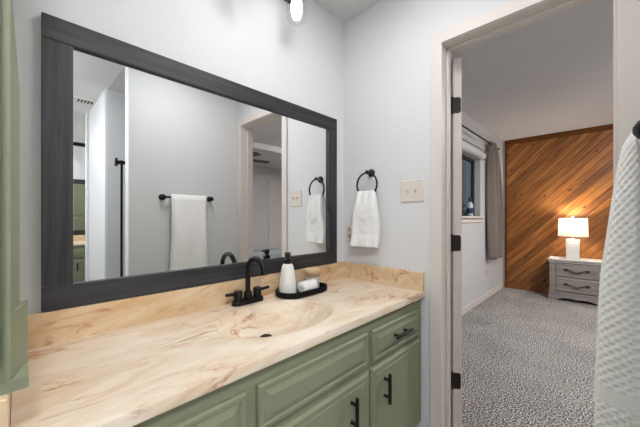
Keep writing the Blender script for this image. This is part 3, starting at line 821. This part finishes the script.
nt.links.new(df.outputs[0], mx.inputs[1]); nt.links.new(tl.outputs[0], mx.inputs[2]); nt.links.new(mx.outputs[0], nt.nodes['Material Output'].inputs['Surface'])
sh = MB(); sh.lathe((LX, LY, 0), [(0.168, LZ+0.325), (0.170, LZ+0.327), (0.160, LZ+0.588), (0.158, LZ+0.590), (0.156, LZ+0.588), (0.166, LZ+0.327), (0.168, LZ+0.325)], 48, close=False, sx=0.78)
sh.build('lamp_shade', SHM, lp, True)
hp = MB(); hp.tube([(LX, LY, LZ+0.36), (LX, LY, LZ+0.585)], 0.003, 8)
for a in (0, pi/2, pi, 3*pi/2): hp.tube([(LX, LY, LZ+0.583), (LX+0.157*cos(a)*0.78, LY+0.157*sin(a), LZ+0.583)], 0.0022, 6)
hp.lathe((LX, LY, 0), [(0.006, LZ+0.586), (0.008, LZ+0.592), (0.013, LZ+0.604), (0.012, LZ+0.614), (0.003, LZ+0.622)], 16)
hp.build('finial', CERAMIC, lp, True)
MB().lathe((LX, LY, 0), [(0.010, LZ+0.36), (0.018, LZ+0.385), (0.026, LZ+0.42), (0.024, LZ+0.445), (0.008, LZ+0.462)], 18).build('bulb', emit('warm_bulb_glow', (1.0, 0.78, 0.52, 1), 1.0), lp, True)
for kz in (0,):
    l = bpy.data.lights.new('lamp_light', 'POINT'); l.energy = LAMP_W; l.color = (1.0, 0.89, 0.76); l.shadow_soft_size = 0.04
    lo_ = bpy.data.objects.new('lamp_light', l); COL.objects.link(lo_); lo_.parent = lp; lo_.location = (0, 0.0, 0.50)

# curtain rod and curtain
cr = root('curtain_rod', (2.6, 0, 2.26), 'thin black curtain rod above the bedroom window', 'curtain rod')
r_ = MB(); r_.tube([(1.05, -0.075, 2.262), (3.66, -0.075, 2.262)], 0.010, 12)
r_.build('rod', BLACK, cr, True)
for x in (1.05, 3.66):
    s = 1 if x > 2 else -1
    MB().lathe((x, -0.075, 2.262), [(0.010, -s*0.004), (0.017, s*0.004), (0.017, s*0.02), (0.012, s*0.026)], 16, 'x').build('finial', BLACK, cr, True)
for x in (1.2, 3.60):
    k = MB(); k.tube([(x, -0.001, 2.245), (x, -0.006, 2.245)], 0.022, 14).tube([(x, -0.004, 2.247), (x, -0.075, 2.247)], 0.006, 10)
    k.build('bracket', BLACK, cr, True)
cu = MB(); lp_ = []
nS, nZ = 90, 40
def cur_pt(s, f, side):
    z = 2.300 - 1.715*f
    wt = 0.30 + 0.24*min(1, f*1.25)**0.8
    x = 3.225 + s*wt + 0.0*f
    a = 0.044 + 0.010*f
    y = -0.072 + (a)*sin(s*2*pi*3.6 + 0.6*sin(f*3)) + 0.010*sin(s*9+f*4) - 0.004
    if f < 0.06: y = -0.075 + (y+0.075)*(0.55 + 7*f)
    return Vector((x, min(y, -0.008 - 0.003) + (0.0015 if side else -0.0015), z))
for i in range(nZ+1):
    f = i/nZ
    A = [cur_pt(k/nS, f, 0) for k in range(nS+1)]; B = [cur_pt(k/nS, f, 1) for k in range(nS, -1, -1)]
    lp_.append(A+B)
cu.rings(lp_)
tag(cu.build('curtain', CURTAIN, None, True, 180), 'taupe curtain panel hanging from the black rod beside the window', 'curtain')

# rolled blind over the window
rb = root('roller_blind', (2.3, 0.0, 2.02), 'white rolled up blind at the top of the bedroom window', 'blind')
MB().lathe((0, -0.010, 2.065), [(0.046, 1.42), (0.050, 1.425), (0.050, 3.06), (0.046, 3.065)], 24, 'x').build('roll', mat('white_blind_fabric', srgb(214, 214, 214), 0.7), rb, True)
GREYM = mat('grey_blind_bracket', srgb(170, 170, 172), 0.4, 0.3)
for bx in (1.405, 3.067): MB().box(bx, -0.060, 2.01, bx+0.013, -0.001, 2.125, 0.003).build('bracket', GREYM, rb)
MB().tube([(1.45, -0.062, 2.118), (3.04, -0.062, 2.118)], 0.005, 8).build('head_rail', BLACK, rb, True)

# little bottle on the sill
bo = root('spray_bottle', (2.64, 0.03, WNZ0), 'small pale bottle with dark label on the bedroom window sill', 'bottle')
MB().lathe((2.64, 0.022, WNZ0+0.001), [(0.036, 0), (0.040, 0.004), (0.040, 0.15), (0.030, 0.17), (0.014, 0.19)], 24).build('bottle_body', mat('pale_blue_plastic', srgb(196, 206, 214), 0.3), bo, True)
MB().lathe((2.64, 0.022, WNZ0), [(0.0408, 0.035), (0.0408, 0.105)], 24, close=False).build('label', mat('blue_label', srgb(44, 66, 100), 0.4), bo, True)
MB().lathe((2.64, 0.022, WNZ0), [(0.018, 0.188), (0.018, 0.23), (0.012, 0.245), (0.006, 0.26)], 16).build('cap', mat('dark_cap', srgb(40, 44, 52), 0.4), bo, True)

# bedroom outlet under the curtain, facing -y
plate('electrical_outlet', 0, 0.335, 0.452, 3.255, 3.325, 'small outlet low on the bedroom wall under the taupe curtain', (3.29,), xw=0, face=lambda q: (lambda u, v, d: (u, -d, v)), kind_out=True)['group'] = ''

# garden shrub outside the window
gs = MB(); random.seed(4)
def leafball(c, R, n):
    for _ in range(n):
        v = Vector((random.gauss(0, 1), random.gauss(0, 1), random.gauss(0, 1))).normalized()*R*random.uniform(0.55, 1.0) + Vector(c)
        a = Vector((random.gauss(0, 1), random.gauss(0, 1), random.gauss(0, 1))).normalized(); b_ = a.orthogonal().normalized()
        l_ = random.uniform(0.05, 0.09)
        q = [v - a*l_, v + b_*l_*0.45, v + a*l_, v - b_*l_*0.45]
        gs.bm.faces.new([gs.bm.verts.new(x) for x in q])
for c_ in ((4.3, 1.4, 1.2), (5.2, 1.7, 1.5), (6.1, 1.9, 1.3), (4.8, 1.5, 0.6), (3.6, 1.6, 0.7)): leafball(c_, 0.75, 700)
shrub = root('shrub', (4.7, 1.6, -0.05), 'leafy green shrub outside the bedroom window', 'shrub')
gs.build('foliage', mat('dark_green_leaves', srgb(86, 98, 70), 0.6), shrub)
st = MB()
for c_ in ((4.3, 1.4, 1.2), (5.2, 1.7, 1.5), (6.1, 1.9, 1.3)): st.tube([(4.8+random.uniform(-.1, .1), 1.6, -0.05), ((4.8+c_[0])/2, 1.6, 0.6), c_], [0.03, 0.024, 0.01], 8)
st.build('stem', mat('brown_bark', srgb(90, 72, 58), 0.9), shrub, True)
struct(MB().box(-3, 0.12, -0.15, 12, 8, -0.05), 'ground', mat('garden_ground', srgb(96, 88, 74), 0.9))

# seen only in the mirror through the doorway: fan, bench, doorway
fn = root('ceiling_fan', (1.12, -3.42, HB), 'white ceiling fan with dark blades in the bedroom seen through the doorway in the mirror', 'ceiling fan')
q = MB(); q.lathe((1.12, -3.42, 0), [(0.06, HB-0.001), (0.06, HB-0.03), (0.02, HB-0.05), (0.014, HB-0.06), (0.014, HB-0.18), (0.05, HB-0.19), (0.11, HB-0.21), (0.12, HB-0.27), (0.08, HB-0.31)], 28)
q.build('motor', CERAMIC, fn, True)
for k in range(5):
    a = radians(72*k+12); u = Vector((cos(a), sin(a), 0)); v = Vector((-sin(a), cos(a), 0))
    m = MB(); c0 = Vector((1.12, -3.42, HB-0.28))
    pl = [(0.10, 0.02), (0.17, 0.035), (0.20, 0.06), (0.62, 0.07), (0.66, 0.05), (0.66, -0.05), (0.62, -0.07), (0.20, -0.06), (0.17, -0.035), (0.10, -0.02)]
    m.rings([[c0 + u*r + v*w_ + Vector((0, 0, 0.18*w_ + z)) for r, w_ in pl] for z in (0.0, 0.008)])
    m.build('blade', mat('dark_blade', srgb(70, 66, 64), 0.5), fn)
MB().lathe((1.12, -3.42, 0), [(0.078, HB-0.31), (0.10, HB-0.33), (0.095, HB-0.37), (0.05, HB-0.40), (0.005, HB-0.405)], 28).build('light_bowl', CERAMIC, fn, True)
struct(MB().box(0.115, -3.25, HB-0.10, BX, -3.13, HB), 'beam_bedroom', BEDCEIL)
be = root('bench', (1.9, -3.95, 0), 'grey upholstered bench in the bedroom seen low through the doorway in the mirror', 'bench')
MB().box(1.45, -4.20, 0.22, 2.55, -3.70, 0.50, 0.06, 4).build('cushion', mat('blue_grey_upholstery', srgb(140, 146, 150), 0.9, bump=(200, 0.3, 2)), be, True)
for x in (1.52, 2.48):
    for y in (-4.14, -3.76): MB().tube([(x, y, 0.0), (x, y, 0.24)], [0.016, 0.026], 12).build('leg', TOEKICK, be, True)
# doorway in the far bedroom wall
d2 = bpy.data.objects.new('door_2', None); COL.objects.link(d2); d2['kind'] = 'structure'; d2.location = (3.4, BY, 0)
MB().box(3.02, BY, 0, 3.10, BY+0.016, 2.10, 0.003).box(3.86, BY, 0, 3.94, BY+0.016, 2.10, 0.003).box(3.02, BY, 2.10, 3.94, BY+0.016, 2.18, 0.003).build('casing', TRIM, d2)
MB().panel(FYP(BY), 3.10, 3.86, 0.01, 2.10, [(0, 0.0), (0, 0.006), (0.11, 0.006), (0.125, 0.002), (0.16, 0.005)]).build('door_leaf', TRIM, d2)
plate('light_switch', 0, 1.17, 1.29, 2.62, 2.69, 'white single switch on the far bedroom wall seen in the mirror', (2.655,), face=lambda q: FYP(BY))

# ================================================================== HALL BEHIND THE CAMERA (seen in the mirror)
def second(o, label, loc=None):
    c = copy_tree(o); lx, ly, lz = o.location
    c.location = (-1.53 - lx, -5.05 - ly, lz); c.rotation_euler = (0, 0, pi); c['label'] = label
    return c
second(van, 'second sage green vanity cabinet at the far end of the hall reflected in the mirror')
second(ct, 'second marbled counter at the far end of the hall reflected in the mirror')
second(mi, 'second black framed mirror at the far end of the hall reflected in the wide mirror')
second(vl, 'second black vanity light at the far end of the hall reflected in the wide mirror')
lc2 = root('linen_cabinet', (-0.40, -3.75, 0), 'green linen cabinet in the hall glimpsed only within the reflected far mirror', 'cabinet')
MB().box(-0.79, -3.95, 0, -0.004, -3.464, 2.3, 0.003).build('carcass', GREEN, lc2)
for x0, x1 in ((-0.78, -0.40), (-0.39, -0.01)):
    for z0, z1 in ((0.12, 0.80), (0.86, 1.20), (1.24, 2.25)):
        dd = MB().panel(FY(-3.95), x0, x1, z0, z1, SLAB).build('door', GREEN, lc2)
        pull((x1-0.05 if x0 < -0.5 else x0+0.05, (z0+z1)/2-0.06), (x1-0.05 if x0 < -0.5 else x0+0.05, (z0+z1)/2+0.06), dd, -3.9685)

# shower screen edge-on next to the wall end
ss = root('shower_door', (-0.889, -1.9, 0), 'glass shower door with tall black pull seen edge on at left of the mirror', 'shower door')
MB().box(-0.893, -2.385, 0.03, -0.885, -1.47, 2.49).build('glass_panel', SHOWERGLASS, ss)
h = MB()
for s in (-1, 1):
    h.box(-0.889 + s*0.004, -1.815, 1.665, -0.889 + s*0.046, -1.785, 1.695, 0.002)
    h.box(-0.889 + s*0.032, -1.82, 1.645, -0.889 + s*0.050, -1.78, 1.715, 0.002)
h.build('clamp', BLACK, ss)
MB().box(-0.898, -1.808, 0.05, -0.880, -1.792, 1.70, 0.002).build('pull_bar', BLACK, ss)
# ceiling register
av = root('air_vent', (-1.0, -2.93, H), 'white ceiling air vent with dark slots reflected at upper left of the mirror', 'vent')
MB().box(-1.10, -3.02, H-0.008, -0.89, -2.85, H, 0.003).build('vent_frame', TRIM, av)
sl = MB()
for k in range(5): sl.box(-1.065+0.029*k, -2.985, H-0.0095, -1.048+0.029*k, -2.885, H-0.006)
sl.build('slots', SLOT, av)
# unseen flush disc in the hall, added as fill light
hl = root('fill_light', (-1.75, -1.95, H), 'added round fill light in the hall outside the glass shower door', 'fill light')
MB().lathe((-1.75, -1.95, 0), [(0.17, H-0.001), (0.17, H-0.02), (0.16, H-0.024)], 36).build('ring_trim', TRIM, hl, True)
MB().lathe((-1.75, -1.95, 0), [(0.158, H-0.022), (0.15, H-0.05), (0.10, H-0.075), (0.01, H-0.085)], 36).build('diffuser', emit('hall_fill_glow', (0.985, 0.992, 1.0, 1), HALL_W), hl, True)

# flush glowing disc added above the frame to brighten the bathroom
bl = root('fill_light', (-0.70, -0.73, H), 'added round fill light above the middle of the bathroom', 'fill light')
MB().lathe((-0.70, -0.73, 0), [(0.235, H-0.001), (0.235, H-0.014), (0.215, H-0.016), (0.215, H-0.006)], 40).build('ring_trim', TRIM, bl, True)
MB().lathe((-0.70, -0.73, 0), [(0.214, H-0.007), (0.205, H-0.009), (0.10, H-0.011), (0.01, H-0.012)], 40).build('diffuser', emit('bath_fill_glow', (0.99, 0.994, 1.0, 1), BATH_W), bl, True)
# flush disc added to light the bedroom, outside the doorway view
cl_ = root('fill_light', (2.3, -1.95, HB), 'added round fill light in the bedroom, out of the doorway view', 'fill light')
MB().lathe((2.3, -1.95, 0), [(0.17, HB-0.001), (0.17, HB-0.02), (0.16, HB-0.024)], 36).build('ring_trim', TRIM, cl_, True)
MB().lathe((2.3, -1.95, 0), [(0.158, HB-0.022), (0.15, HB-0.035), (0.10, HB-0.045), (0.01, HB-0.05)], 36).build('diffuser', emit('bedroom_fill_glow', (1.0, 0.985, 0.97, 1), BED_W), cl_, True)
# copy of the hall fill, added to brighten the hall's far end
h2 = copy_tree(hl); h2.location.y = -4.35; h2['label'] = 'added round fill light at the far end of the hall near the second vanity'

for o in SC.objects:
    if o.parent is None and o.name.split('.')[0] == 'fill_light': o['group'] = 'added fill lights'
    if o.get('group') == '': del o['group']
